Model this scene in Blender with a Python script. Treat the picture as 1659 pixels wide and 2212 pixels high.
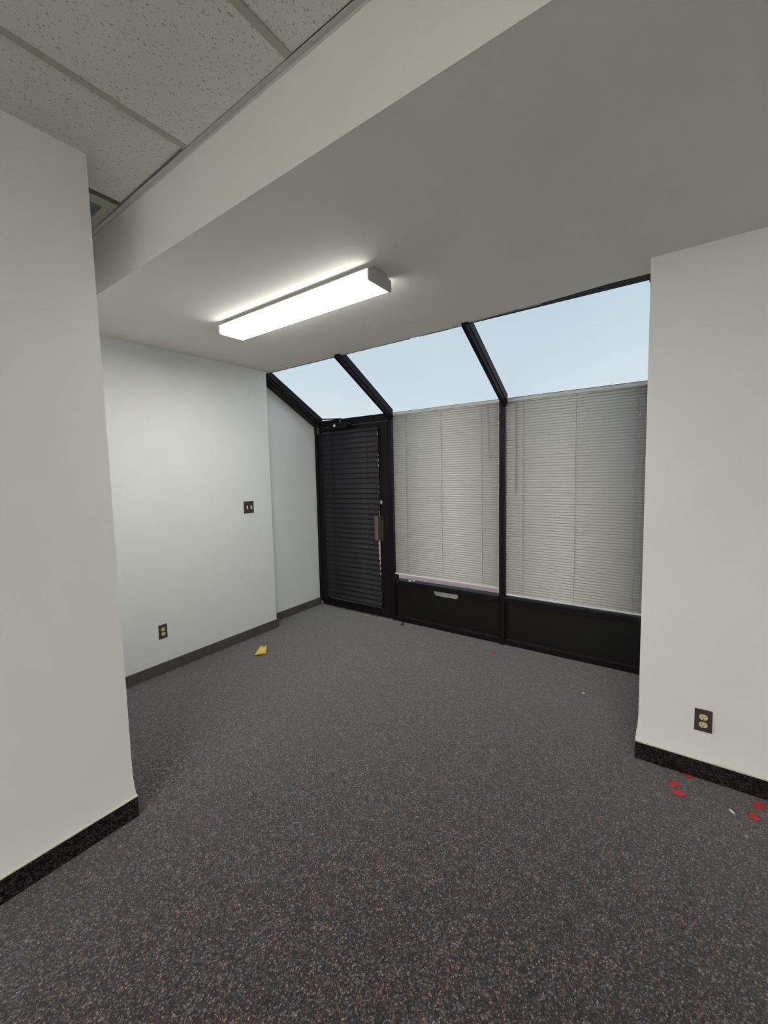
import bpy, math, random
from mathutils import Matrix, Vector
random.seed(7)
for o in list(bpy.data.objects): bpy.data.objects.remove(o)
scene = bpy.context.scene
COL = scene.collection
PI = math.pi

# ------------------------------------------------------------------ camera
cam_d = bpy.data.cameras.new('camera'); cam = bpy.data.objects.new('camera', cam_d); COL.objects.link(cam)
FW = Vector((-0.5981192, 0.79726682, -0.08135747)); RT = Vector((0.80092468, 0.59819302, -0.02616815)); UP = Vector((-0.02780448, 0.08081288, 0.9963414))
M = Matrix.Identity(4)
for i in range(3):
    M[i][0] = RT[i]; M[i][1] = UP[i]; M[i][2] = -FW[i]
M[0][3], M[1][3], M[2][3] = 0, 0, 1.59
cam.matrix_world = M
cam_d.sensor_fit = 'HORIZONTAL'; cam_d.sensor_width = 36.0
cam_d.lens = 909.64 * 36.0 / 1659.0
cam_d.shift_x = (829.5 - 787.4) / 1659.0
cam_d.shift_y = (1094.5 - 1106.0) / 1659.0
cam_d.clip_start = 0.02
scene.camera = cam

# ------------------------------------------------------------------ sky and exposure
scene.view_settings.view_transform = 'Standard'; scene.view_settings.look = 'None'
scene.view_settings.exposure = 0.12; scene.view_settings.gamma = 1.0
scene.view_settings.use_curve_mapping = False
LAMP = 37.0        # surface lamp in the alcove, underside of its diffuser
LAMP_SIDE = 7.2    # sides of that diffuser
ROOM_FILL = 19.0   # eight unseen troffers, added to light the soffit and side walls
SKY = 0.96
w = bpy.data.worlds.new('overcast_sky'); scene.world = w; w.use_nodes = True
nt = w.node_tree; nt.nodes.clear()
wo = nt.nodes.new('ShaderNodeOutputWorld'); bg = nt.nodes.new('ShaderNodeBackground')
tc = nt.nodes.new('ShaderNodeTexCoord'); sp = nt.nodes.new('ShaderNodeSeparateXYZ')
rp = nt.nodes.new('ShaderNodeValToRGB'); nz = nt.nodes.new('ShaderNodeTexNoise')
ma = nt.nodes.new('ShaderNodeMath'); ma.operation = 'MULTIPLY_ADD'; ma.inputs[1].default_value = 0.22
nz.inputs['Scale'].default_value = 2.6; nz.inputs['Detail'].default_value = 2.0
sb = nt.nodes.new('ShaderNodeMath'); sb.operation = 'SUBTRACT'; sb.inputs[1].default_value = 0.11
nt.links.new(tc.outputs['Generated'], sp.inputs[0]); nt.links.new(tc.outputs['Generated'], nz.inputs['Vector'])
nt.links.new(nz.outputs['Fac'], ma.inputs[0]); nt.links.new(sp.outputs['Z'], ma.inputs[2]); nt.links.new(ma.outputs[0], sb.inputs[0])
nt.links.new(sb.outputs[0], rp.inputs['Fac'])
e = rp.color_ramp.elements
e[0].position = 0.08; e[0].color = (.76, .82, .83, 1)
e[1].position = 0.40; e[1].color = (.52, .645, .735, 1)
x = e.new(0.20); x.color = (.625, .745, .81, 1)
nt.links.new(rp.outputs[0], bg.inputs[0]); bg.inputs[1].default_value = SKY
nt.links.new(bg.outputs[0], wo.inputs[0])

# ------------------------------------------------------------------ materials
def srgb(r, g, b):
    f = lambda c: (c/255/12.92) if c <= 10 else ((c/255+.055)/1.055)**2.4
    return (f(r), f(g), f(b), 1)
def mat(name, col, rough=.6, metal=0.0, var=0.0, vscale=8.0, bump=0.0, bscale=300.0, spec=.5, col2=None):
    m = bpy.data.materials.new(name); m.use_nodes = True
    n = m.node_tree; b = n.nodes['Principled BSDF']
    b.inputs['Roughness'].default_value = rough; b.inputs['Metallic'].default_value = metal
    b.inputs['Specular IOR Level'].default_value = spec
    co = n.nodes.new('ShaderNodeTexCoord')
    t = n.nodes.new('ShaderNodeTexNoise'); t.inputs['Scale'].default_value = vscale; t.inputs['Detail'].default_value = 3
    n.links.new(co.outputs['Object'], t.inputs['Vector'])
    r = n.nodes.new('ShaderNodeValToRGB')
    a = [c*(1-var) for c in col[:3]] + [1]; z = [min(1, c*(1+var)) for c in col[:3]] + [1]
    if col2: a = col; z = col2
    r.color_ramp.elements[0].color = a; r.color_ramp.elements[1].color = z
    r.color_ramp.elements[0].position = .35; r.color_ramp.elements[1].position = .65
    n.links.new(t.outputs['Fac'], r.inputs['Fac']); n.links.new(r.outputs[0], b.inputs['Base Color'])
    if bump:
        t2 = n.nodes.new('ShaderNodeTexNoise'); t2.inputs['Scale'].default_value = bscale; t2.inputs['Detail'].default_value = 2
        n.links.new(co.outputs['Object'], t2.inputs['Vector'])
        bp = n.nodes.new('ShaderNodeBump'); bp.inputs['Strength'].default_value = bump; bp.inputs['Distance'].default_value = .002
        n.links.new(t2.outputs['Fac'], bp.inputs['Height']); n.links.new(bp.outputs[0], b.inputs['Normal'])
    return m
def carpet(name, base_lo, base_hi, dark=1.0, sheen=0.0):
    m = bpy.data.materials.new(name); m.use_nodes = True
    n = m.node_tree; b = n.nodes['Principled BSDF']; L = n.links.new
    b.inputs['Roughness'].default_value = .95; b.inputs['Specular IOR Level'].default_value = .15
    b.inputs['Sheen Weight'].default_value = sheen; b.inputs['Sheen Roughness'].default_value = .45
    co = n.nodes.new('ShaderNodeTexCoord')
    def noise(s, d, rough=.6):
        t = n.nodes.new('ShaderNodeTexNoise'); t.inputs['Scale'].default_value = s; t.inputs['Detail'].default_value = d
        t.inputs['Roughness'].default_value = rough; L(co.outputs['Object'], t.inputs['Vector']); return t
    def ramp(src, stops):
        r = n.nodes.new('ShaderNodeValToRGB'); els = r.color_ramp.elements
        els[0].position, els[0].color = stops[0]; els[1].position, els[1].color = stops[-1]
        for p_, c_ in stops[1:-1]:
            q = els.new(p_); q.color = c_
        L(src, r.inputs['Fac']); return r
    # slow blotches of yarn colour, a few centimetres across, broken up yarn by yarn
    v = n.nodes.new('ShaderNodeTexVoronoi'); v.inputs['Scale'].default_value = 205
    wv = noise(260, 1); mx = n.nodes.new('ShaderNodeMix'); mx.data_type = 'VECTOR'; mx.inputs[0].default_value = .006
    L(co.outputs['Object'], mx.inputs[4]); L(wv.outputs['Color'], mx.inputs[5]); L(mx.outputs[1], v.inputs['Vector'])
    sx = n.nodes.new('ShaderNodeSeparateColor'); L(v.outputs['Color'], sx.inputs[0])
    bl = noise(38, 3, .75)
    hm = n.nodes.new('ShaderNodeMath'); hm.operation = 'MULTIPLY_ADD'; hm.inputs[1].default_value = .20
    L(sx.outputs[0], hm.inputs[0]); L(bl.outputs['Fac'], hm.inputs[2])
    hs = n.nodes.new('ShaderNodeMath'); hs.operation = 'SUBTRACT'; hs.inputs[1].default_value = .10; L(hm.outputs[0], hs.inputs[0])
    D = dark
    S = lambda r, g, b_: tuple(c*D for c in srgb(r, g, b_)[:3]) + (1,)
    hue = ramp(hs.outputs[0], [(.26, S(80, 82, 98)), (.36, S(88, 90, 100)), (.42, S(96, 95, 95)), (.46, S(100, 97, 94)), (.51, S(100, 92, 94)),
                               (.56, S(112, 84, 86)), (.61, S(114, 98, 90)), (.68, S(122, 98, 80)), (.78, S(98, 100, 92))])
    # per-yarn highlights and the shade between tips are painted into the colour
    val = ramp(sx.outputs[1], [(0, (base_lo, base_lo, base_lo, 1)), (.30, (.28, .28, .28, 1)), (.60, (.80, .80, .80, 1)), (.86, (1.75, 1.75, 1.75, 1)), (1, (base_hi, base_hi, base_hi, 1))])
    tip = n.nodes.new('ShaderNodeMapRange'); tip.inputs[1].default_value = .05; tip.inputs[2].default_value = .62; tip.inputs[3].default_value = 1.35; tip.inputs[4].default_value = .42
    L(v.outputs['Distance'], tip.inputs[0])
    vt_ = n.nodes.new('ShaderNodeMix'); vt_.data_type = 'RGBA'; vt_.blend_type = 'MULTIPLY'; vt_.inputs[0].default_value = 1; vt_.clamp_result = False
    L(val.outputs[0], vt_.inputs[6]); L(tip.outputs[0], vt_.inputs[7])
    mu = n.nodes.new('ShaderNodeMix'); mu.data_type = 'RGBA'; mu.blend_type = 'MULTIPLY'; mu.inputs[0].default_value = 1; mu.clamp_result = False
    L(hue.outputs[0], mu.inputs[6]); L(vt_.outputs[2], mu.inputs[7])
    big = ramp(noise(24, 3, .7).outputs['Fac'], [(.32, (.68, .68, .70, 1)), (.5, (1, 1, 1, 1)), (.68, (1.36, 1.33, 1.30, 1))])
    m2 = n.nodes.new('ShaderNodeMix'); m2.data_type = 'RGBA'; m2.blend_type = 'MULTIPLY'; m2.inputs[0].default_value = 1; m2.clamp_result = False
    L(mu.outputs[2], m2.inputs[6]); L(big.outputs[0], m2.inputs[7])
    L(m2.outputs[2], b.inputs['Base Color'])
    bp = n.nodes.new('ShaderNodeBump'); bp.inputs['Strength'].default_value = .5; bp.inputs['Distance'].default_value = .002
    L(noise(420, 2).outputs['Fac'], bp.inputs['Height']); L(bp.outputs[0], b.inputs['Normal'])
    return m
def emit(name, col, strength):
    m = bpy.data.materials.new(name); m.use_nodes = True; n = m.node_tree; n.nodes.clear()
    o = n.nodes.new('ShaderNodeOutputMaterial'); em = n.nodes.new('ShaderNodeEmission')
    em.inputs[0].default_value = col; em.inputs[1].default_value = strength
    n.links.new(em.outputs[0], o.inputs[0]); return m
def glass(name, tint, refl=.5):
    m = bpy.data.materials.new(name); m.use_nodes = True; n = m.node_tree; n.nodes.clear()
    o = n.nodes.new('ShaderNodeOutputMaterial'); tr = n.nodes.new('ShaderNodeBsdfTransparent'); gl = n.nodes.new('ShaderNodeBsdfGlossy')
    gl.inputs['Roughness'].default_value = .12; tr.inputs[0].default_value = tint
    fr = n.nodes.new('ShaderNodeFresnel'); fr.inputs[0].default_value = 1.25
    mu = n.nodes.new('ShaderNodeMath'); mu.operation = 'MULTIPLY'; mu.inputs[1].default_value = refl
    mx = n.nodes.new('ShaderNodeMixShader'); n.links.new(fr.outputs[0], mu.inputs[0]); n.links.new(mu.outputs[0], mx.inputs[0])
    n.links.new(tr.outputs[0], mx.inputs[1]); n.links.new(gl.outputs[0], mx.inputs[2]); n.links.new(mx.outputs[0], o.inputs[0]); return m
def tile_mat():
    m = bpy.data.materials.new('mineral_fibre_tile'); m.use_nodes = True
    n = m.node_tree; b = n.nodes['Principled BSDF']; L = n.links.new
    b.inputs['Roughness'].default_value = .95; b.inputs['Specular IOR Level'].default_value = .1
    co = n.nodes.new('ShaderNodeTexCoord'); mp = n.nodes.new('ShaderNodeMapping'); mp.inputs['Scale'].default_value = (1.35, .75, 1)
    L(co.outputs['Object'], mp.inputs[0])
    wn = n.nodes.new('ShaderNodeTexNoise'); wn.inputs['Scale'].default_value = 60; L(mp.outputs[0], wn.inputs['Vector'])
    mx = n.nodes.new('ShaderNodeMix'); mx.data_type = 'VECTOR'; mx.inputs[0].default_value = .02
    L(mp.outputs[0], mx.inputs[4]); L(wn.outputs['Color'], mx.inputs[5])
    v = n.nodes.new('ShaderNodeTexVoronoi'); v.inputs['Scale'].default_value = 98; L(mx.outputs[1], v.inputs['Vector'])
    sc = n.nodes.new('ShaderNodeSeparateColor'); L(v.outputs['Color'], sc.inputs[0])
    # pit radius varies by cell, some cells have none
    rr = n.nodes.new('ShaderNodeMapRange'); rr.inputs[1].default_value = .08; rr.inputs[2].default_value = 1; rr.inputs[3].default_value = 0; rr.inputs[4].default_value = .38
    L(sc.outputs[0], rr.inputs[0])
    lt = n.nodes.new('ShaderNodeMath'); lt.operation = 'SUBTRACT'; L(v.outputs['Distance'], lt.inputs[0]); L(rr.outputs[0], lt.inputs[1])
    pit = n.nodes.new('ShaderNodeMapRange'); pit.inputs[1].default_value = -.17; pit.inputs[2].default_value = .07; L(lt.outputs[0], pit.inputs[0])
    f = n.nodes.new('ShaderNodeTexNoise'); f.inputs['Scale'].default_value = 240; f.inputs['Detail'].default_value = 3; L(co.outputs['Object'], f.inputs['Vector'])
    cr = n.nodes.new('ShaderNodeValToRGB'); cr.color_ramp.elements[0].position = .3; cr.color_ramp.elements[1].position = .7
    cr.color_ramp.elements[0].color = (.76, .74, .695, 1); cr.color_ramp.elements[1].color = (.89, .875, .835, 1); L(f.outputs['Fac'], cr.inputs[0])
    mu = n.nodes.new('ShaderNodeMix'); mu.data_type = 'RGBA'; L(pit.outputs[0], mu.inputs[0])
    mu.inputs[6].default_value = (.45, .44, .41, 1); L(cr.outputs[0], mu.inputs[7]); L(mu.outputs[2], b.inputs['Base Color'])
    ad = n.nodes.new('ShaderNodeMath'); ad.operation = 'MULTIPLY_ADD'; ad.inputs[1].default_value = .35; L(f.outputs['Fac'], ad.inputs[0]); L(pit.outputs[0], ad.inputs[2])
    bp = n.nodes.new('ShaderNodeBump'); bp.inputs['Strength'].default_value = .5; bp.inputs['Distance'].default_value = .002
    L(ad.outputs[0], bp.inputs['Height']); L(bp.outputs[0], b.inputs['Normal'])
    return m

PAINT = mat('wall_paint', (.845, .855, .835, 1), .62, var=.012, vscale=3, bump=.10, bscale=220, spec=.35)
CPAINT = mat('ceiling_paint', (.86, .85, .805, 1), .8, var=.012, vscale=3, bump=.12, bscale=260, spec=.2)
TILE = tile_mat()
GRID = mat('aged_grid_metal', (.47, .465, .435, 1), .55, col2=(.52, .51, .41, 1), vscale=5, spec=.3)
GRID2 = mat('wall_angle_metal', (.60, .595, .565, 1), .6, spec=.3)
VENT = mat('panel_dark_grey', (.22, .255, .26, 1), .7, var=.1)
CARPET = carpet('speckled_carpet', .12, 3.4, .79, .95)
CARPET_DARK = carpet('carpet_base_strip', .15, 3.4, .30)
CARPET_GREY = mat('carpet_base_strip_grey', (.105, .098, .098, 1), .95, var=.18, vscale=120, bump=.4, bscale=300, spec=.1)
CAP = mat('cream_cap', (.70, .70, .58, 1), .5)
BRONZE = mat('dark_bronze_metal', (.0085, .0066, .0074, 1), .5, var=.15, vscale=6, spec=.18)
BLACKP = mat('spandrel_panel', (.0062, .006, .0042, 1), .38, var=.1, spec=.38)
SLATW = mat('blind_slat_offwhite', (.59, .58, .55, 1), .38, var=.02, vscale=5, spec=.5)
RAILW = mat('blind_rail_white', (.60, .59, .56, 1), .4, spec=.4)
RAILW_LIT = mat('bottom_rail_lit', (.85, .85, .83, 1), .35, spec=.5)  # lighter copy of the rail white; light on the rail put into its colour
CORD = mat('blind_cord', (.36, .35, .32, 1), .8)
WAND = mat('tilt_wand', (.40, .39, .36, 1), .3)
SLATB = mat('door_slat_black', (.022, .021, .026, 1), .6, var=.08, spec=.35)
GLASS = glass('clear_pane', (.965, .975, .98, 1), .03)
BRASS = mat('brass', (.80, .66, .26, 1), .28, metal=1.0)
PULL = mat('bronze_pull', (.20, .165, .115, 1), .38, metal=.6, var=.08)
PULL_SHADED = mat('shaded_bronze_pull', (.055, .043, .034, 1), .45, metal=.5)  # darker copy of the pull bronze; shade on its sides put into the colour
ALU = mat('worn_aluminium', (.24, .235, .23, 1), .5, metal=.3, var=.1)
DULL = mat('dark_grey_metal', (.07, .068, .066, 1), .45, metal=.4)
WHITE = mat('white_plastic', (.78, .78, .76, 1), .4)
ENDCAP = mat('lamp_end_cap', (.42, .41, .39, 1), .5)
LENS = emit('lit_diffuser', (1.0, .985, .935, 1), LAMP)
LENS_SIDE = emit('lit_diffuser_side', (1.0, .985, .92, 1), LAMP_SIDE)
LENS2 = emit('added_troffer', (1.0, .985, .935, 1), ROOM_FILL)
PLATE = mat('brown_cover_plate', (.055, .043, .043, 1), .38, var=.06)
IVORY = mat('ivory_plastic', (.68, .60, .36, 1), .4)
SLOT = mat('slot_dark', (.05, .04, .02, 1), .6)
SCREW = mat('screw_brown', (.12, .10, .09, 1), .4, metal=.5)
YELLOW = mat('yellow_paper', (.72, .50, .09, 1), .6, var=.06, vscale=20)
RED = mat('red_fabric', (.66, .035, .035, 1), .6, var=.1, vscale=30)
BLACKR = mat('black_rubber', (.008, .008, .008, 1), .6)
CREAM = mat('cream_crumb_material', (.72, .60, .40, 1), .6)
LABELP = mat('pale_sticker', (.47, .475, .44, 1), .5, var=.02)
PAVE = mat('pink_paving', (.56, .325, .30, 1), .9, var=.1, vscale=4)
DECK = mat('plenum_dark', (.03, .03, .03, 1), .9)

# ------------------------------------------------------------------ mesh helpers
class MB:
    def __init__(s): s.v = []; s.f = []
    def add(s, vs, fs):
        k = len(s.v); s.v += [tuple(p_) for p_ in vs]; s.f += [tuple(i+k for i in f) for f in fs]; return s
    def box(s, x0, x1, y0, y1, z0, z1):
        return s.add([(x0, y0, z0), (x1, y0, z0), (x1, y1, z0), (x0, y1, z0), (x0, y0, z1), (x1, y0, z1), (x1, y1, z1), (x0, y1, z1)],
                     [(0, 3, 2, 1), (4, 5, 6, 7), (0, 1, 5, 4), (1, 2, 6, 5), (2, 3, 7, 6), (3, 0, 4, 7)])
    def loft(s, rings, cap=True):
        n = len(rings[0]); vs = [p_ for r in rings for p_ in r]; fs = []
        for k in range(len(rings)-1):
            for i in range(n):
                j = (i+1) % n; fs.append((k*n+i, k*n+j, (k+1)*n+j, (k+1)*n+i))
        if cap: fs.append(tuple(range(n-1, -1, -1))); fs.append(tuple((len(rings)-1)*n+i for i in range(n)))
        return s.add(vs, fs)
    def prism(s, poly, axis, a, b):   # poly in the two other axes, in order
        def P(q, t):
            if axis == 0: return (t, q[0], q[1])
            if axis == 1: return (q[0], t, q[1])
            return (q[0], q[1], t)
        return s.loft([[P(q, a) for q in poly], [P(q, b) for q in poly]])
    def cyl(s, c, r, axis, h, n=16, r2=None):
        r2 = r if r2 is None else r2
        def ring(t, rad):
            o = []
            for i in range(n):
                a, b = rad*math.cos(2*PI*i/n), rad*math.sin(2*PI*i/n)
                o.append((c[0]+t, c[1]+a, c[2]+b) if axis == 0 else (c[0]+a, c[1]+t, c[2]+b) if axis == 1 else (c[0]+a, c[1]+b, c[2]+t))
            return o
        return s.loft([ring(0, r), ring(h, r2)])
    def bar(s, p0, p1, r, n=8):
        p0, p1 = Vector(p0), Vector(p1); d = (p1-p0).normalized(); u = d.orthogonal().normalized(); v_ = d.cross(u)
        return s.loft([[tuple(p_ + u*r*math.cos(2*PI*i/n) + v_*r*math.sin(2*PI*i/n)) for i in range(n)] for p_ in (p0, p1)])
ORIG = {}
def setp(o, label=None, cat=None, group=None, kind=None):
    if label: o['label'] = label
    if cat: o['category'] = cat
    if group: o['group'] = group
    if kind: o['kind'] = kind
    return o
def empty(name, loc, **k):
    o = bpy.data.objects.new(name, None); o.empty_display_size = .05; o.location = loc; COL.objects.link(o); ORIG[o] = Vector(loc)
    return setp(o, **k)
def fix(me):
    import bmesh
    bm = bmesh.new(); bm.from_mesh(me); bmesh.ops.recalc_face_normals(bm, faces=bm.faces[:]); bm.to_mesh(me); bm.free()
def obj(name, mb, m, parent=None, at=None, bevel=0, smooth=False, seg=2, **k):
    """at: world origin of the mesh (verts are given in world coordinates)"""
    base = ORIG[parent] if parent else Vector((0, 0, 0))
    if at is None: at = base
    at = Vector(at); me = bpy.data.meshes.new(name)
    me.from_pydata([(a-at.x, b-at.y, c-at.z) for a, b, c in mb.v], [], mb.f); fix(me); me.materials.append(m)
    if smooth:
        for p_ in me.polygons: p_.use_smooth = True
    o = bpy.data.objects.new(name, me); COL.objects.link(o); ORIG[o] = at
    if parent: o.parent = parent
    o.location = at - base
    if bevel:
        b = o.modifiers.new('bevel', 'BEVEL'); b.width = bevel; b.segments = seg; b.limit_method = 'ANGLE'; b.angle_limit = math.radians(40)
    return setp(o, **k)
def copy_at(o, world, parent=None):
    c = o.copy(); COL.objects.link(c)
    base = ORIG[parent] if parent else Vector((0, 0, 0))
    c.parent = parent; c.location = Vector(world) - base; ORIG[c] = Vector(world)
    return c

# ------------------------------------------------------------------ measured room
ZC, ZT = 2.611, 2.926            # plaster ceiling of the alcove, tiled ceiling of the room
YS, YJ, YW = 1.072, 2.871, 3.688 # soffit face, jog in the left wall, storefront plane
XL, XL2, XC, YCOL = -3.334, -3.4766, -2.015, .8213
XR, YR = -.1447, 2.614
XE, YB = 3.2, -7.4               # far side and back of the room behind the camera

# ------------------------------------------------------------------ floor
fl = MB().box(-3.75, 3.5, YB-.2, YW+.02, -.12, 0)
obj('floor', fl, CARPET, kind='structure', label='dark speckled multicolour carpet floor')
obj('pavement', MB().box(-14, 12, YW+.16, 22, -.2, -.06), PAVE, kind='structure', label='pinkish paving outside the windows')

# ------------------------------------------------------------------ walls
def flare(x, y, ox, oy, zs=(0, .10, .115, .14, .17, .21, .26)):
    # outward kick of a plastered corner just above the carpet base
    k = [0, .012, .010, .006, .003, .001, 0]
    return [(x+ox*a, y+oy*a, z) for a, z in zip(k, zs)]
def block_flared(x0, x1, y0, y1, ztop, cx, cy):
    """box whose visible corner (cx, cy) flares at the foot"""
    ks = [(0, 0.0), (.0075, .102), (.0072, .112), (.005, .135), (.0025, .165), (.001, .20), (0, .25), (0, ztop)]
    rings = []
    for k, z in ks:
        r = []
        for (x, y) in ((x0, y0), (x1, y0), (x1, y1), (x0, y1)):
            dx = k*(1 if cx == x1 else -1) if x == cx else 0
            dy = k*(1 if cy == y1 else -1) if y == cy else 0
            r.append((x+dx, y+dy, z))
        rings.append(r)
    return MB().loft(rings)
obj('wall_left_front', block_flared(XL-.3, XC, YB, YCOL, ZT+.02, XC, YCOL), PAINT, kind='structure', label='white wall end at the near left')
obj('wall_left', MB().box(XL-.3, XL, YCOL, YJ, 0, ZT+.02), PAINT, bevel=.012, seg=3, kind='structure', label='white alcove wall on the left with the light switch')
obj('wall_left_back', MB().prism([(YJ-.05, 0), (YW+.11, 0), (YW+.11, 2.20), (2.93, 2.63), (YJ-.05, 2.63)], 0, XL-.3, XL2), PAINT, kind='structure', label='recessed white strip of left wall beside the door')
obj('wall_right', block_flared(XR, XE+.2, YR, YW+.11, ZC+.3, XR, YR), PAINT, kind='structure', label='white wall block on the right')
obj('wall_right_room', MB().box(XE, XE+.2, YB, YR, 0, ZT+.02), PAINT, kind='structure', label='white right wall of the main room')
obj('wall_back', MB().box(XL-.3, XE+.2, YB-.2, YB, 0, ZT+.02), PAINT, kind='structure', label='white wall behind the camera')

# plaster ceiling of the alcove with the soffit face: edge towards the glass is uneven
edge = [(XL-.3, 2.915), (-3.0, 2.912), (-2.4, 2.905), (-1.7, 2.904), (-1.32, 2.902), (-1.2, 2.884), (-1.0, 2.868), (-.8, 2.858), (-.6, 2.842), (-.35, 2.812), (-.1, 2.814), (XE+.2, 2.814)]
poly = [(XE+.2, YS), (XL-.3, YS)] + edge
obj('ceiling', MB().prism(poly, 2, ZC, ZT+.35), CPAINT, kind='structure', label='plain white plaster ceiling and soffit over the alcove')

# ------------------------------------------------------------------ tiled ceiling
tc_root = empty('ceiling_tiled', (0, -1, ZT), kind='structure', label='suspended ceiling of fissured tiles in a grid')
obj('ceiling_deck', MB().box(XL-.3, XE+.2, YB-.2, YS, ZT+.25, ZT+.33), DECK, tc_root)
GX = [-3.48+.6, -2.262, -1.652, -1.045, -.436, .174, .783, 1.393, 2.002, 2.612, XE]
GX[0] = -2.872
GY = [1.05, -.165, -1.384, -2.603, -3.822, -5.041, -6.260, YB]
tmesh = MB().box(-.298, .298, -.604, .608, 0, .016)
proto = None
SKIP = {(i, j) for i in (3, 5, 7, 9-1) for j in (4, 5)}  # cells taken by the added troffers (far behind the camera)
for i in range(len(GX)-1):
    for j in range(len(GY)-1):
        cx = (GX[i]+GX[i+1])/2; cy = (GY[j]+GY[j+1])/2; wx = GX[i+1]-GX[i]; wy = GY[j]-GY[j+1]
        if (i, j) in SKIP or i == 0: continue
        if GX[i+1] < XC and j > 0: continue
        dz = .012 if i == 1 and j == 0 else random.uniform(.002, .005)
        q = Vector((cx, cy, ZT+dz))
        if i > 1 and abs(wx-.6096) < .02 and abs(wy-1.219) < .02:
            if proto is None:
                proto = obj('ceiling_tile', MB().add([(a+q.x, b+q.y, c+q.z) for a, b, c in tmesh.v], tmesh.f), TILE, tc_root, at=q)
            else: copy_at(proto, q, tc_root)
        else:
            obj('ceiling_tile', MB().box(GX[i]+(.030 if i == 1 else .006), GX[i+1]-.006, GY[j+1]+.006, GY[j]-(.006 if j else 0), q.z, q.z+.016), TILE, tc_root, at=q)
def tee(x0, x1, y0, y1): return MB().box(x0, x1, y0, y1, ZT-.0005, ZT+.0015).box((x0+x1)/2-.001 if x1-x0 < .1 else x0, (x0+x1)/2+.001 if x1-x0 < .1 else x1, (y0+y1)/2-.001 if y1-y0 < .1 else y0, (y0+y1)/2+.001 if y1-y0 < .1 else y1, ZT, ZT+.035)
for x in GX[1:-1]:
    obj('ceiling_grid_bar', tee(x-.0135, x+.0135, YB if x > XC else YCOL, 1.047), GRID, tc_root)
for y in GY[1:-1]: obj('ceiling_grid_bar', tee(XC, XE, y-.012, y+.012), GRID, tc_root)
obj('wall_angle', MB().box(XL, XE, YS-.020, YS, ZT-.002, ZT+.001).box(XL, XE, YS-.0015, YS+.004, ZT-.012, ZT), GRID2, tc_root)

# dark grille in the tile cell behind the near wall
vt = empty('ceiling_access_panel', (-2.6, .93, ZT), label='dark grey ceiling panel framed in pale metal, behind the near left wall top', cat='ceiling panel')
fr = MB()
x0, x1, y0, y1 = XL+.02, -2.276, YCOL+.012, 1.046
fr.box(x0, x1, 1.000, y1, ZT-.001, ZT+.012).box(x1-.035, x1, y0, 1.000, ZT-.001, ZT+.012).box(x0, x0+.03, y0, 1.0, ZT-.001, ZT+.012)
obj('frame', fr, GRID, vt)
obj('panel', MB().box(x0+.03, x1-.035, y0, 1.000, ZT+.010, ZT+.016), VENT, vt, label='plain dark grey panel')

# unseen troffers added far behind the camera to brighten soffit and side walls
def troffer(i, j, m, label):
    a, b, c, d_ = GX[i]+.010, GX[i+1]-.010, GY[j+1]+.010, GY[j]-.010
    t = empty('ceiling_light', ((a+b)/2, (c+d_)/2, ZT), label=label, cat='ceiling light')
    obj('frame', MB().box(a, b, c, c+.02, ZT-.004, ZT+.05).box(a, b, d_-.02, d_, ZT-.004, ZT+.05).box(a, a+.02, c+.02, d_-.02, ZT-.004, ZT+.05).box(b-.02, b, c+.02, d_-.02, ZT-.004, ZT+.05), WHITE, t)
    obj('diffuser', MB().box(a+.02, b-.02, c+.02, d_-.02, ZT+.004, ZT+.012), m, t)
for j, row in ((4, 'nearer'), (5, 'farther')):
    for i, place in ((3, 'left end'), (5, 'left of the middle'), (7, 'right of the middle'), (8, 'right end')):
        troffer(i, j, LENS2, 'added unseen ceiling troffer far behind the camera, %s of the %s row' % (place, row))

# ------------------------------------------------------------------ baseboards of carpet with a pale cap
def baseboard(name, x0, x1, y0, y1, face, h=.098, m=CARPET_DARK, cap=True, label=None):
    """face: ('x', +1) the strip stands on a wall looking to +x ; thickness 11 mm"""
    r = obj(name, MB().box(x0, x1, y0, y1, 0, h), m, at=((x0+x1)/2, (y0+y1)/2, 0), bevel=.003, kind='structure', label=label)
    if cap:
        obj('cap_strip', MB().box(x0-(.0015 if face[0] == 'x' else 0), x1+(.0015 if face[0] == 'x' else 0), y0-(.0015 if face[0] == 'y' else 0), y1+(.0015 if face[0] == 'y' else 0), h, h+.009), CAP, r, bevel=.003, label='pale cap along the top of the carpet base')
    return r
T = .012
baseboard('baseboard_left_front', XC, XC+T, YB, YCOL+T, ('x', 1), h=.097, label='dark carpet base along the near left wall')
baseboard('baseboard_left_front', XL, XC, YCOL, YCOL+T, ('y', 1), h=.097, label='dark carpet base behind the near left wall end')
baseboard('baseboard_left', XL, XL+T, YCOL+T, YJ+T, ('x', 1), h=.088, m=CARPET_GREY, cap=False, label='grey carpet base along the alcove left wall')
baseboard('baseboard_left_back', XL2, XL2+T, YJ+T, YW-.002, ('x', 1), h=.088, m=CARPET_GREY, cap=False, label='grey carpet base on the recessed wall beside the door')
baseboard('baseboard_left_return', XL2+T, XL, YJ, YJ+T, ('y', 1), h=.088, m=CARPET_GREY, cap=False, label='carpet base on the wall jog')
baseboard('baseboard_right', XR-T, XE, YR-T, YR, ('y', -1), h=.095, label='dark carpet base along the right wall')
baseboard('baseboard_right_return', XR-T, XR, YR, YW-.002, ('x', -1), h=.095, label='dark carpet base on the side of the right wall')

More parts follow.
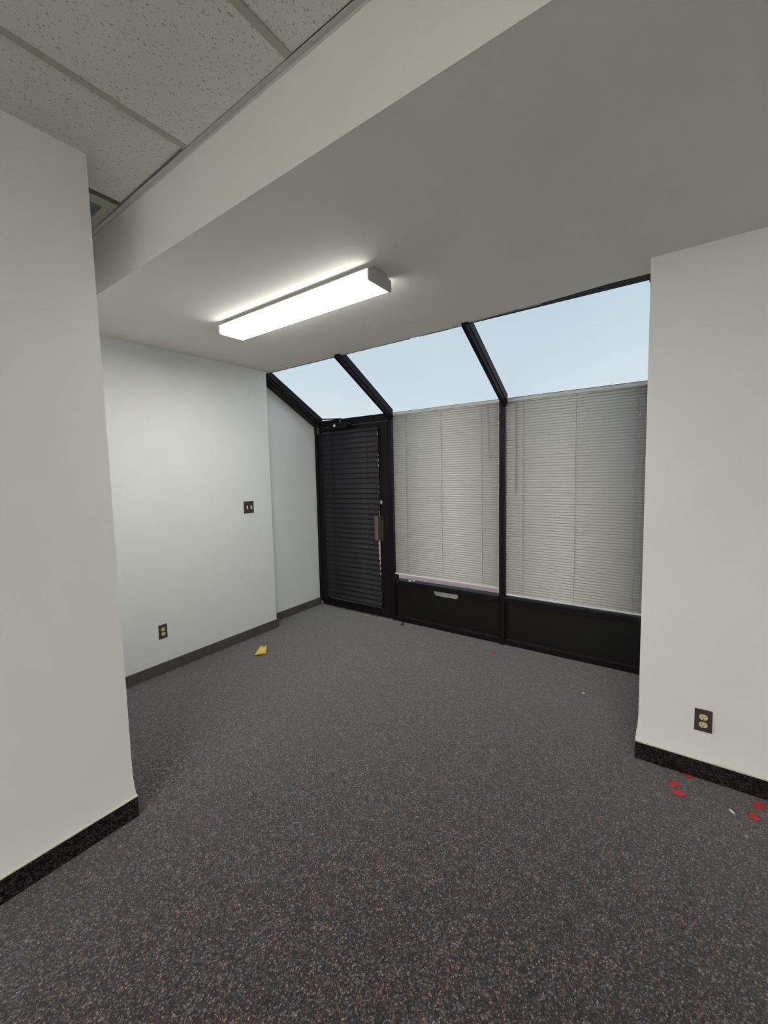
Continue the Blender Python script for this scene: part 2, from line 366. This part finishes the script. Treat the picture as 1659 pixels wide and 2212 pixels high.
# ------------------------------------------------------------------ storefront frame
def beam(name, mb, label, m=BRONZE, bevel=.003): return obj(name, mb, m, bevel=bevel, kind='structure', label=label)
YG = YW+.06
beam('trim_1', MB().box(-2.440, -2.400, YW, YW+.10, 0, 2.185), 'black metal post between the door and the left window')
beam('trim_2', MB().box(-1.278, -1.229, YW, YW+.10, 0, 2.175), 'black metal mullion between the two windows')
beam('trim_3', MB().box(-.190, XR, YW, YW+.10, 0, 2.185), 'black metal end post at the right wall')
beam('trim_4', MB().box(-2.400, -.190, YW+.045, YW+.10, 2.155, 2.20), 'black metal head rail over the windows', bevel=0)
# sloped rafters: glass line runs from (2.925, ZC) down to (3.70, 2.192)
SY0, SZ0, SY1, SZ1 = 2.925, ZC+.002, 3.712, 2.186
dl = math.hypot(SY1-SY0, SZ1-SZ0); ty, tz = (SY1-SY0)/dl, (SZ1-SZ0)/dl; ny, nz_ = tz, -ty     # n points down into the room
def slope(a, d): return (SY0+ty*a+ny*d, SZ0+tz*a+nz_*d)
def rafter(name, x0, x1, label, depth=.072, a0=-.06, a1=None):
    a1 = dl-.015 if a1 is None else a1
    mb = MB(); prof = [(x0, -.03), (x1, -.03), (x1, depth*.45), (x1-.006, depth*.55), (x1-.010, depth*.9), (x1-.016, depth), (x0+.016, depth), (x0+.010, depth*.9), (x0+.006, depth*.55), (x0, depth*.45)]
    rings = []
    for a in (a0, a1): rings.append([(x,) + slope(a + (d*.35 if a == a1 else 0), d) for x, d in prof])
    mb.loft(rings); return beam(name, mb, label, bevel=.002)
rafter('trim_5', XL2, -3.357, 'black sloped rafter against the left wall', a0=.0)
rafter('trim_6', -2.430, -2.380, 'black sloped rafter above the door post')
rafter('trim_7', -1.258, -1.206, 'black sloped rafter above the middle mullion')
rafter('trim_8', -.156, XR, 'black sloped rafter at the right wall')
# purlin under the top of the glass, and a strip of peeling caulk before it
pu = MB().prism([(2.795, ZC+.004), (2.921, ZC+.004), (2.921, ZC+.06), (2.795, ZC+.06)], 0, XL2, XR)
beam('trim_9', pu, 'black metal rail along the top of the sloped glass', bevel=0)
bd = MB(); random.seed(3)
def caulk(xa, xb, ya, yb, ww):
    n = max(2, int((xb-xa)/.05)); rings = []
    for k in range(n+1):
        t = k/n; x = xa+(xb-xa)*t; y = ya+(yb-ya)*t; ww_ = ww*(.8+.5*random.random())
        rings.append([(x, y-.004, ZC+.0015), (x, y+ww_, ZC+.0015), (x, y+ww_, ZC-.004), (x, y-.002, ZC-.002)])
    bd.loft(rings)
caulk(-3.30, -2.44, 2.909, 2.904, .012); caulk(-2.37, -1.70, 2.904, 2.902, .008); caulk(-1.62, -1.27, 2.901, 2.898, .010)
caulk(-1.19, -1.02, 2.878, 2.868, .008); caulk(-.98, -.72, 2.862, 2.850, .010)
obj('trim_10', bd, mat('old_caulk', (.42, .40, .36, 1), .8, col2=(.22, .19, .17, 1), vscale=18), kind='structure', label='ragged strip of old caulk between the ceiling edge and the glass')

def sloped_pane(x0, x1):
    mb = MB(); prof = [slope(.0, -.004), slope(dl+.02, -.004), slope(dl+.02, -.012), slope(.0, -.012)]
    return mb.prism(prof, 0, x0, x1)
for n_, (x0, x1, lab) in enumerate(((-3.37, -2.42, 'small sloped skylight pane above the door'), (-2.39, -1.25, 'sloped skylight pane above the left window'), (-1.215, -.17, 'large sloped skylight pane beside the right wall'))):
    r = empty('window_%d' % (n_+3), ((x0+x1)/2, SY0, SZ0), kind='structure', label=lab)
    obj('glass_pane', sloped_pane(x0, x1), GLASS, r)
    a = MB(); a.prism([slope(dl-.006, .0), slope(dl+.03, .0), slope(dl+.03, -.02), slope(dl-.006, -.003)], 0, x0, x1)
    obj('gasket', a, BLACKR if n_ == 0 else RAILW, r)

# vertical windows with ledge and kick panel
for n_, (x0, x1, lab) in enumerate(((-2.400, -1.278, 'left window with closed off-white blind, black ledge and black kick panel'), (-1.229, -.190, 'right window with closed off-white blind, black ledge and black kick panel'))):
    r = empty('window_%d' % (n_+1), ((x0+x1)/2, YG, .45), kind='structure', label=lab)
    obj('glass_pane', MB().box(x0, x1, YG, YG+.008, .45, 2.16), GLASS, r)
    led = MB().prism([(YW-.014, .398), (YW+.075, .398), (YW+.075, .452), (YW-.002, .449), (YW-.010, .447), (YW-.014, .442)], 0, x0, x1)
    obj('ledge', led, BRONZE, r, bevel=.002, label='black metal ledge under the glass')
    obj('kick_panel', MB().box(x0, x1, YW+.032, YW+.044, .0, .40), BLACKP, r, label='dark olive black panel')
    st = MB().box(x0, x0+.014, YW+.012, YW+.032, .05, .398).box(x1-.010, x1, YW+.012, YW+.032, .05, .398)
    st.prism([(YW+.012, .0), (YW+.05, .0), (YW+.05, .062), (YW+.030, .062), (YW+.012, .046)], 0, x0, x1)
    obj('stop_frame', st, BRONZE, r, bevel=.002)

# ------------------------------------------------------------------ door
d = empty('door_1', (-2.95, YW+.02, 0), kind='structure', label='black metal framed glass door covered by a black blind')
obj('jamb', MB().box(XL2, -3.434, YW-.006, YW+.10, 0, 2.19), BRONZE, d, bevel=.003)
obj('header', MB().box(-3.434, -2.440, YW+.004, YW+.10, 2.122, 2.196), BRONZE, d, bevel=.003)
FY0, FY1 = YW+.002, YW+.046
lf = obj('leaf', MB().box(-3.428, -3.340, FY0, FY1, .012, 2.114).box(-2.570, -2.446, FY0, FY1, .012, 2.114)
         .box(-3.340, -2.570, FY0+.0008, FY1, 2.064, 2.114).box(-3.340, -2.570, FY0+.0008, FY1, .012, .104), BRONZE, d, bevel=.004)
obj('glass_pane', MB().box(-3.345, -2.557, YW+.022, YW+.030, .10, 2.068), GLASS, lf)
obj('threshold', MB().prism([(YW-.040, 0), (YW+.09, 0), (YW+.09, .010), (YW-.02, .010), (YW-.034, .006)], 0, -3.40, -2.405), ALU, d, label='worn grey metal threshold')
pv = obj('pivot', MB().cyl((-3.411, YW-.012, 2.045), .013, 2, .10, 14).box(-3.432, -3.40, YW-.010, YW+.004, 2.05, 2.14), DULL, d, smooth=False)
obj('pivot', MB().cyl((-3.425, YW-.02, .012), .016, 2, .035, 14).cyl((-3.425, YW-.02, .047), .010, 2, .012, 14), ALU, d)
cl = obj('closer', MB().box(-3.215, -2.935, YW-.060, YW+.002, 2.082, 2.146).cyl((-2.935, YW-.030, 2.112), .024, 0, .030, 16), BRONZE, d, bevel=.005, label='black door closer across the top rail')
obj('cover_screw', MB().cyl((-3.112, YW-.061, 2.117), .015, 1, -.004, 16), WHITE, cl, label='pale round screw cover')
obj('spindle', MB().cyl((-3.05, YW-.032, 2.146), .014, 2, .052, 12), DULL, cl)
ar = MB().bar((-3.05, YW-.034, 2.190), (-3.315, YW-.085, 2.204), .007).bar((-3.315, YW-.085, 2.204), (-3.11, YW+.004, 2.196), .006).cyl((-3.315, YW-.085, 2.194), .011, 2, .02, 12)
obj('arm', ar, BRONZE, cl)
hd = MB().prism([(-2.612, FY0-.034), (-2.604, FY0-.050), (-2.566, FY0-.056), (-2.558, FY0-.050), (-2.562, FY0-.044), (-2.602, FY0-.040), (-2.608, FY0-.032)], 2, .858, 1.122)
hd_ = obj('pull_handle', hd, PULL, d, bevel=.002, label='bronze pull handle')
obj('side_flange', MB().prism([(-2.558, FY0-.050), (-2.520, FY0-.010), (-2.516, FY0), (-2.534, FY0), (-2.562, FY0-.044)], 2, .858, 1.122), PULL_SHADED, hd_, label='side of the pull handle, shade painted in')
obj('side_flange', MB().prism([(-2.628, FY0-.020), (-2.612, FY0-.036), (-2.606, FY0-.032), (-2.618, FY0-.016)], 2, .866, 1.114), PULL_SHADED, hd_)
obj('handle_bracket', MB().box(-2.556, -2.524, FY0-.030, FY0, .87, .90).box(-2.556, -2.524, FY0-.030, FY0, 1.08, 1.11), PULL_SHADED, d)
lk = obj('lock_cylinder', MB().cyl((-2.540, FY0, 1.267), .022, 1, -.012, 24, .020), BRASS, d, label='round brass lock cylinder')
obj('keyhole', MB().box(-2.5415, -2.5385, FY0-.0128, FY0-.0118, 1.261, 1.273), SLOT, lk)

# ------------------------------------------------------------------ blinds
def slat_profile(width, sag, n, th, tilt):
    """closed curved slat, cross section in (y, z), lower edge towards the room (-y)"""
    top = []; R = math.radians(tilt)
    for k in range(n+1):
        s_ = (k/n-.5)*width; h = sag*(1-(2*s_/width)**2)
        # along the slat direction, convex side to the room
        y = s_*math.cos(R) - h*math.sin(R); z = s_*math.sin(R) + h*math.cos(R)
        top.append((y, z))
    bot = [(y+th*math.sin(R), z-th*math.cos(R)) for y, z in top]
    return top + bot[::-1]
def mini_blind(x0, x1, ztop, zbot, yc, label, ladders, lift, wand, rail_dx=0):
    r = empty('window_blind', ((x0+x1)/2, yc, ztop), label=label, cat='blind', group='mini blinds of the two windows')
    obj('head_rail', MB().box(x0-.004, x1+.004, yc-.014, yc+.012, ztop-.026, ztop), RAILW, r, bevel=.002)
    obj('bottom_rail', MB().box(x0+rail_dx, x1, yc-.012, yc+.010, zbot, zbot+.014), RAILW_LIT, r, bevel=.003)
    pr = slat_profile(.0310, .0056, 6, .0004, 62)
    n = 75; pitch = (ztop-.030-zbot-.020)/(n-1); first = None
    for k in range(n):
        zc_ = zbot+.026+pitch*k
        q = ((x0+x1)/2, yc, zc_)
        if first is None:
            first = obj('slat', MB().prism([(yc+a, zc_+b) for a, b in pr], 0, x0, x1), SLATW, r, at=q, smooth=False)
            for p_ in first.data.polygons: p_.use_smooth = len(p_.vertices) == 4 and p_.area > .003
        else:
            c = copy_at(first, (q[0]+random.uniform(-.0012, .0012), q[1], q[2]+random.uniform(-.0004, .0004)), r)
            c.rotation_euler = (math.radians(random.uniform(-1.2, 1.2)), random.uniform(-.0004, .0004), 0)
    for x in ladders:
        obj('ladder_cord', MB().box(x-.0014, x+.0014, yc-.0178, yc-.0166, zbot+.01, ztop-.026), CORD, r)
    x, zb = lift
    lc = obj('lift_cord', MB().bar((x, yc-.0215, ztop-.02), (x+.012, yc-.0215, zb+.02), .0015, 6).bar((x-.003, yc-.0215, ztop-.02), (x+.006, yc-.0235, zb+.02), .0015, 6), CORD, r)
    obj('tassel', MB().cyl((x+.012, yc-.0215, zb-.012), .008, 2, .034, 10, .004), WAND, lc)
    if wand:
        x, zb = wand
        obj('tilt_wand', MB().bar((x, yc-.0225, ztop-.03), (x+.002, yc-.0225, zb), .0035, 6), WAND, r)
    return r
YBL = YW+.028
mini_blind(-2.388, -1.286, 2.192, .505, YBL, 'off-white closed mini blind beside the black door, a gap below its rail', (-2.232, -1.838, -1.437), (-1.378, 1.70), None, rail_dx=-.010)
b2 = mini_blind(-1.220, -.193, 2.190, .458, YBL, 'off-white closed mini blind next to the right wall, reaching its ledge', (-1.076, -.667, -.262), (-.2552, 1.95), (-1.140, 1.366))

db = empty('door_blind', (-2.95, YW-.016, 2.06), label='black wide-slat blind hanging slightly askew on the door glass', cat='blind')
pr = slat_profile(.066, .0055, 6, .0012, 74)
yb = YW-.014
obj('head_rail', MB().box(-3.336, -2.556, yb-.010, yb+.014, 2.030, 2.062), SLATB, db, bevel=.003)
n = 34; zt, zb = 2.003, .165; first = None
for k in range(n):
    t = k/(n-1); z = zt+(zb-zt)*t; tilt_x = .012*t               # lower slats drop to the right-hand side a little
    x0 = -3.334+.010*t*t; x1 = -2.554-.020*max(0, min(1, (t-.42)/.16))+.030*max(0, min(1, (t-.70)/.25))
    cx = (x0+x1)/2; q = (cx, yb, z)
    mb = MB().prism([(yb+a, z+b) for a, b in pr], 0, x0, x1+random.uniform(-.002, .002))
    s = obj('slat', mb, SLATB, db, at=q, smooth=True)
    s.rotation_euler = (math.radians(random.uniform(-1.5, 1.5)+13*(.45-t)), -.006*t, random.uniform(-.002, .002))
obj('bottom_rail', MB().box(-3.318, -2.556, yb-.012, yb+.008, .122, .138), SLATB, db, bevel=.003).rotation_euler = (0, 0, 0)
for x in (-3.2, -2.7):
    obj('ladder_cord', MB().box(x-.002, x+.002, yb-.0135, yb-.012, .13, 2.03), SLATB, db)

# ------------------------------------------------------------------ lamp in the alcove
lx0, lx1, lyc = -2.490, -1.252, 1.850
L = empty('ceiling_light', ((lx0+lx1)/2, lyc, ZC), label='lit long fluorescent fixture on the plaster ceiling of the alcove', cat='ceiling light')
obj('housing', MB().prism([(lyc-.054, ZC), (lyc+.054, ZC), (lyc+.058, ZC-.010), (lyc+.097, ZC-.018), (lyc+.098, ZC-.0235), (lyc-.098, ZC-.0235), (lyc-.097, ZC-.018), (lyc-.058, ZC-.010)], 0, lx0+.004, lx1-.004), WHITE, L, bevel=.001)
prof = [(-.091, -.0237), (.091, -.0237), (.094, -.050), (.093, -.066), (.085, -.077), (-.085, -.077), (-.093, -.066), (-.094, -.050)]
df = obj('diffuser', MB().prism([(lyc+a, ZC+b) for a, b in prof], 0, lx0+.012, lx1-.006), LENS, L, label='lit white wraparound diffuser')
df.data.materials.append(LENS_SIDE)
for p_ in df.data.polygons: p_.material_index = 0 if p_.normal.z < -.9 else 1
capp = [(-.056, 0), (.056, 0), (.060, -.010), (.066, -.015), (.101, -.020), (.101, -.069), (.092, -.0795), (-.092, -.0795), (-.101, -.069), (-.101, -.020), (-.066, -.015), (-.060, -.010)]
obj('end_cap', MB().prism([(lyc+a, ZC+b) for a, b in capp], 0, lx1-.006, lx1+.004), ENDCAP, L, bevel=.002, label='grey end cap')
obj('end_cap', MB().prism([(lyc+a, ZC+b) for a, b in capp], 0, lx0, lx0+.012), WHITE, L, bevel=.002, label='white end cap')

# ------------------------------------------------------------------ switch and outlets
def plate_x(x, y, z, wy, hz, parent):   # on a wall looking to +x
    return obj('cover_plate', MB().loft([[(x, y-wy/2, z-hz/2), (x, y+wy/2, z-hz/2), (x, y+wy/2, z+hz/2), (x, y-wy/2, z+hz/2)],
        [(x+.003, y-wy/2, z-hz/2), (x+.003, y+wy/2, z-hz/2), (x+.003, y+wy/2, z+hz/2), (x+.003, y-wy/2, z+hz/2)],
        [(x+.0065, y-wy/2+.004, z-hz/2+.004), (x+.0065, y+wy/2-.004, z-hz/2+.004), (x+.0065, y+wy/2-.004, z+hz/2-.004), (x+.0065, y-wy/2+.004, z+hz/2-.004)]]), PLATE, parent)
sw = empty('light_switch', (XL, 2.577, 1.283), label='dark brown double light switch plate on the left alcove wall', cat='light switch')
sp_ = plate_x(XL, 2.577, 1.283, .116, .116, sw)
for y in (2.554, 2.600):
    obj('toggle', MB().prism([(XL+.0065, 1.270), (XL+.0065, 1.296), (XL+.012, 1.290), (XL+.019, 1.270), (XL+.016, 1.263), (XL+.010, 1.266)], 1, y-.005, y+.005)
        .box(XL+.0065, XL+.0085, y-.0062, y+.0062, 1.266, 1.300), IVORY, sw, label='ivory toggle')
    for z in (1.253, 1.313): obj('screw', MB().cyl((XL+.0063, y, z), .0035, 0, .0012, 10), SCREW, sp_)
def outlet(origin, ax, label):
    """ax: 'x' wall looks to +x, 'y' wall looks to -y"""
    r = empty('power_outlet', origin, label=label, cat='power outlet', group='wall power outlets')
    def W(u, v_, o):        # u along the wall (to the right seen from the room), v up, o out of the wall
        return (origin[0]+o, origin[1]+u, origin[2]+v_) if ax == 'x' else (origin[0]+u, origin[1]-o, origin[2]+v_)
    def ring(w_, h_, o): return [W(-w_/2, -h_/2, o), W(w_/2, -h_/2, o), W(w_/2, h_/2, o), W(-w_/2, h_/2, o)]
    p_ = obj('cover_plate', MB().loft([ring(.070, .114, 0), ring(.070, .114, .003), ring(.062, .106, .0065)]), PLATE, r)
    obj('screw', MB().loft([[W(.003*math.cos(a*PI/5), .003*math.sin(a*PI/5), o) for a in range(10)] for o in (.006, .0078)]), SCREW, p_)
    for s in (1, -1):
        cz = .0195*s; pts = []
        for k in range(28):     # round face flattened at top and bottom
            a = 2*PI*k/28; pts.append((.0172*math.cos(a), max(-.0142, min(.0142, .0172*math.sin(a)))))
        so = obj('socket', MB().loft([[W(u, cz+v_, .0062) for u, v_ in pts], [W(u*.97, cz+v_*.97, .0085) for u, v_ in pts]]), IVORY, r, label='ivory socket face')
        for (u0, v0, w_, h_) in ((-.0065, .004, .0026, .0085), (.0065, .004, .0024, .007)):
            mb = MB(); mb.loft([[W(u0-w_/2, cz+v0-h_/2, o), W(u0+w_/2, cz+v0-h_/2, o), W(u0+w_/2, cz+v0+h_/2, o), W(u0-w_/2, cz+v0+h_/2, o)] for o in (.008, .0088)])
            obj('slot', mb, SLOT, so)
        obj('slot', MB().loft([[W(.0027*math.cos(a*PI/5), cz-.0075+.0027*math.sin(a*PI/5), o) for a in range(10)] for o in (.008, .0088)]), SLOT, so)
outlet((XL, 1.668, .344), 'x', 'brown power outlet low on the left alcove wall')
outlet((.1275, YR, .305), 'y', 'brown power outlet with ivory sockets on the right wall')

# ------------------------------------------------------------------ small things
# tab-shaped label on the kick panel
pts = [(-1.945, .400), (-1.690, .400), (-1.690, .362)]
for k in range(7): a = -k*PI/12; pts.append((-1.710+.020*math.cos(a), .362+.020*math.sin(a)))
for k in range(9): a = -PI/2-k*PI/16; pts.append((-1.905+.040*math.cos(a), .382+.040*math.sin(a)))
obj('sticker', MB().prism(pts, 1, YW+.027, YW+.0318), LABELP, at=(-1.815, YW+.03, .37), label='pale grey tab with rounded corners on the left black kick panel', cat='sticker')
# two white bits on the ledge
def blob(name, c, rx, ry, rz, m, label, cat, rot=0, group=None, nseg=14):
    rings = []
    for i in range(1, 8):
        t = PI*i/8; z = -math.cos(t)*rz; k = math.sin(t)
        rings.append([(c[0]+k*(rx*math.cos(a)*math.cos(rot)-ry*math.sin(a)*math.sin(rot)), c[1]+k*(rx*math.cos(a)*math.sin(rot)+ry*math.sin(a)*math.cos(rot)), c[2]+rz+z) for a in (2*PI*j/nseg for j in range(nseg))])
    return obj(name, MB().loft(rings), m, at=(c[0], c[1], c[2]), smooth=True, label=label, cat=cat, group=group)
blob('white_button', (-2.205, YW-.001, .4525), .020, .013, .008, WHITE, 'white oval button on the left window ledge', 'button')
hk = blob('clip', (-2.170, YW+.018, .4535), .014, .010, .007, WHITE, 'small white clip beside the white button on the left window ledge', 'clip')
obj('tail', MB().bar((-2.168, YW+.022, .460), (-2.138, YW+.045, .461), .0025, 6), DULL, hk)

# yellow folded paper
yp = MB(); nU, nV = 8, 6
A, B_, C_, D_ = Vector((-2.972, 2.276, .002)), Vector((-2.902, 2.352, .006)), Vector((-2.944, 2.402, .058)), Vector((-2.986, 2.362, .050))
vs = []
for side in (0, 1):
    for i in range(nU+1):
        for j in range(nV+1):
            u, v_ = i/nU, j/nV
            p_ = A*(1-u)*(1-v_)+B_*u*(1-v_)+C_*u*v_+D_*(1-u)*v_
            bulge = .010*math.sin(PI*v_) + .004*math.sin(3*u+2*v_)*v_
            curl = .008*(1-v_)**4*math.sin(PI*u*.8) + .006*v_**3*math.sin(7*u+.6) - .004*u**6
            p_ = p_ + Vector((.6, -.6, .5))*bulge*.6 + Vector((0, 0, 1))*curl
            vs.append(tuple(p_ + Vector((-.4, .4, -.6))*(.0012*side)))
idx = lambda s_, i, j: s_*(nU+1)*(nV+1)+i*(nV+1)+j
fs = []
for s_ in (0, 1):
    for i in range(nU):
        for j in range(nV): fs.append((idx(s_, i, j), idx(s_, i+1, j), idx(s_, i+1, j+1), idx(s_, i, j+1)))
bd_ = [(i, 0) for i in range(nU)] + [(nU, j) for j in range(nV)] + [(i, nV) for i in range(nU, 0, -1)] + [(0, j) for j in range(nV, 0, -1)]
for k in range(len(bd_)):
    a, b = bd_[k], bd_[(k+1) % len(bd_)]; fs.append((idx(0, *a), idx(0, *b), idx(1, *b), idx(1, *a)))
yp.add(vs, fs)
yo = obj('yellow_paper', yp, YELLOW, at=(-2.94, 2.34, 0), smooth=True, label='crumpled yellow paper scrap on the carpet near the left wall', cat='paper scrap')
yf = MB().add([(-2.972, 2.276, .0015), (-2.912, 2.341, .0015), (-2.906, 2.333, .010), (-2.958, 2.270, .013), (-2.970, 2.278, .0005), (-2.910, 2.343, .0005), (-2.905, 2.335, .008), (-2.956, 2.272, .011)],
              [(0, 1, 2, 3), (4, 7, 6, 5), (0, 4, 5, 1), (1, 5, 6, 2), (2, 6, 7, 3), (3, 7, 4, 0)])
obj('folded_edge', yf, YELLOW, yo)

def petal(c, rx, ry, rot, label, seed):
    rnd = random.Random(seed); n = 18; top = []; 
    rad = [1+.10*math.sin(2*a+seed)+.09*math.sin(3*a+seed*2)+.05*math.sin(5*a+seed) for a in (2*PI*k/n for k in range(n))]
    def P(k, s_, dz):
        a = 2*PI*k/n; x, y = rx*s_*rad[k]*math.cos(a), ry*s_*rad[k]*math.sin(a)
        z = .004 + .0015*(x/rx)**2 + dz
        return (c[0]+x*math.cos(rot)-y*math.sin(rot), c[1]+x*math.sin(rot)+y*math.cos(rot), z)
    vs = []; rings = [(.45, 0), (1, 0), (1, -.0015), (.45, -.0015)]
    mb = MB().loft([[P(k, s_, dz) for k in range(n)] for s_, dz in rings])
    return obj('red_petal', mb, RED, at=(c[0], c[1], 0), smooth=False, label=label, cat='petal', group='small red petals on the carpet')
petal((.018, 2.481), .024, .018, 0.5, 'small red petal, further from the carpet base of the pair below the right outlet', 1)
petal((.037, 2.423), .027, .019, .35, 'small red petal nearest the camera of the pair below the right outlet', 2)
petal((.078, 2.586), .019, .014, .3, 'small red petal touching the carpet base of the right wall', 3)
petal((.334, 2.536), .025, .018, .5, 'small red petal near the right picture edge, nearer the carpet base', 4)
petal((.308, 2.440), .021, .020, .4, 'round red petal near the right picture edge beside the white pellet', 5)
petal((.343, 2.220), .020, .014, 1.1, 'red petal cut by the right picture edge', 6)
petal((-1.250, 3.485), .015, .013, 0, 'lone red petal on the carpet before the black mullion', 7)
blob('white_pellet', (.2315, 2.4195, .001), .0145, .0055, .0050, WHITE, 'small white oblong pellet on the carpet before the right wall', 'pellet', rot=-.85)
blob('white_pellet', (.269, 2.289, .001), .0065, .0026, .0025, WHITE, 'tiny white pellet on the carpet, nearer the camera than the oblong one', 'pellet', rot=-.8)
blob('cream_crumb', (-.498, 3.164, .001), .0095, .008, .007, CREAM, 'cream coloured crumb on the carpet before the right window', 'crumb')
blob('white_speck', (-3.282, 3.48, .001), .008, .006, .005, LABELP, 'tiny pale speck on the carpet in front of the door', 'speck')
ch = MB().add([(-2.288, 3.600, .001), (-2.245, 3.618, .001), (-2.268, 3.640, .026), (-2.292, 3.612, .001), (-2.249, 3.630, .001), (-2.272, 3.650, .024)], [(0, 1, 2), (3, 5, 4), (0, 3, 4, 1), (1, 4, 5, 2), (2, 5, 3, 0)])
obj('rubber_scrap', ch, BLACKR, at=(-2.27, 3.62, 0), label='small pointed black rubber scrap on the carpet by the door post', cat='scrap')
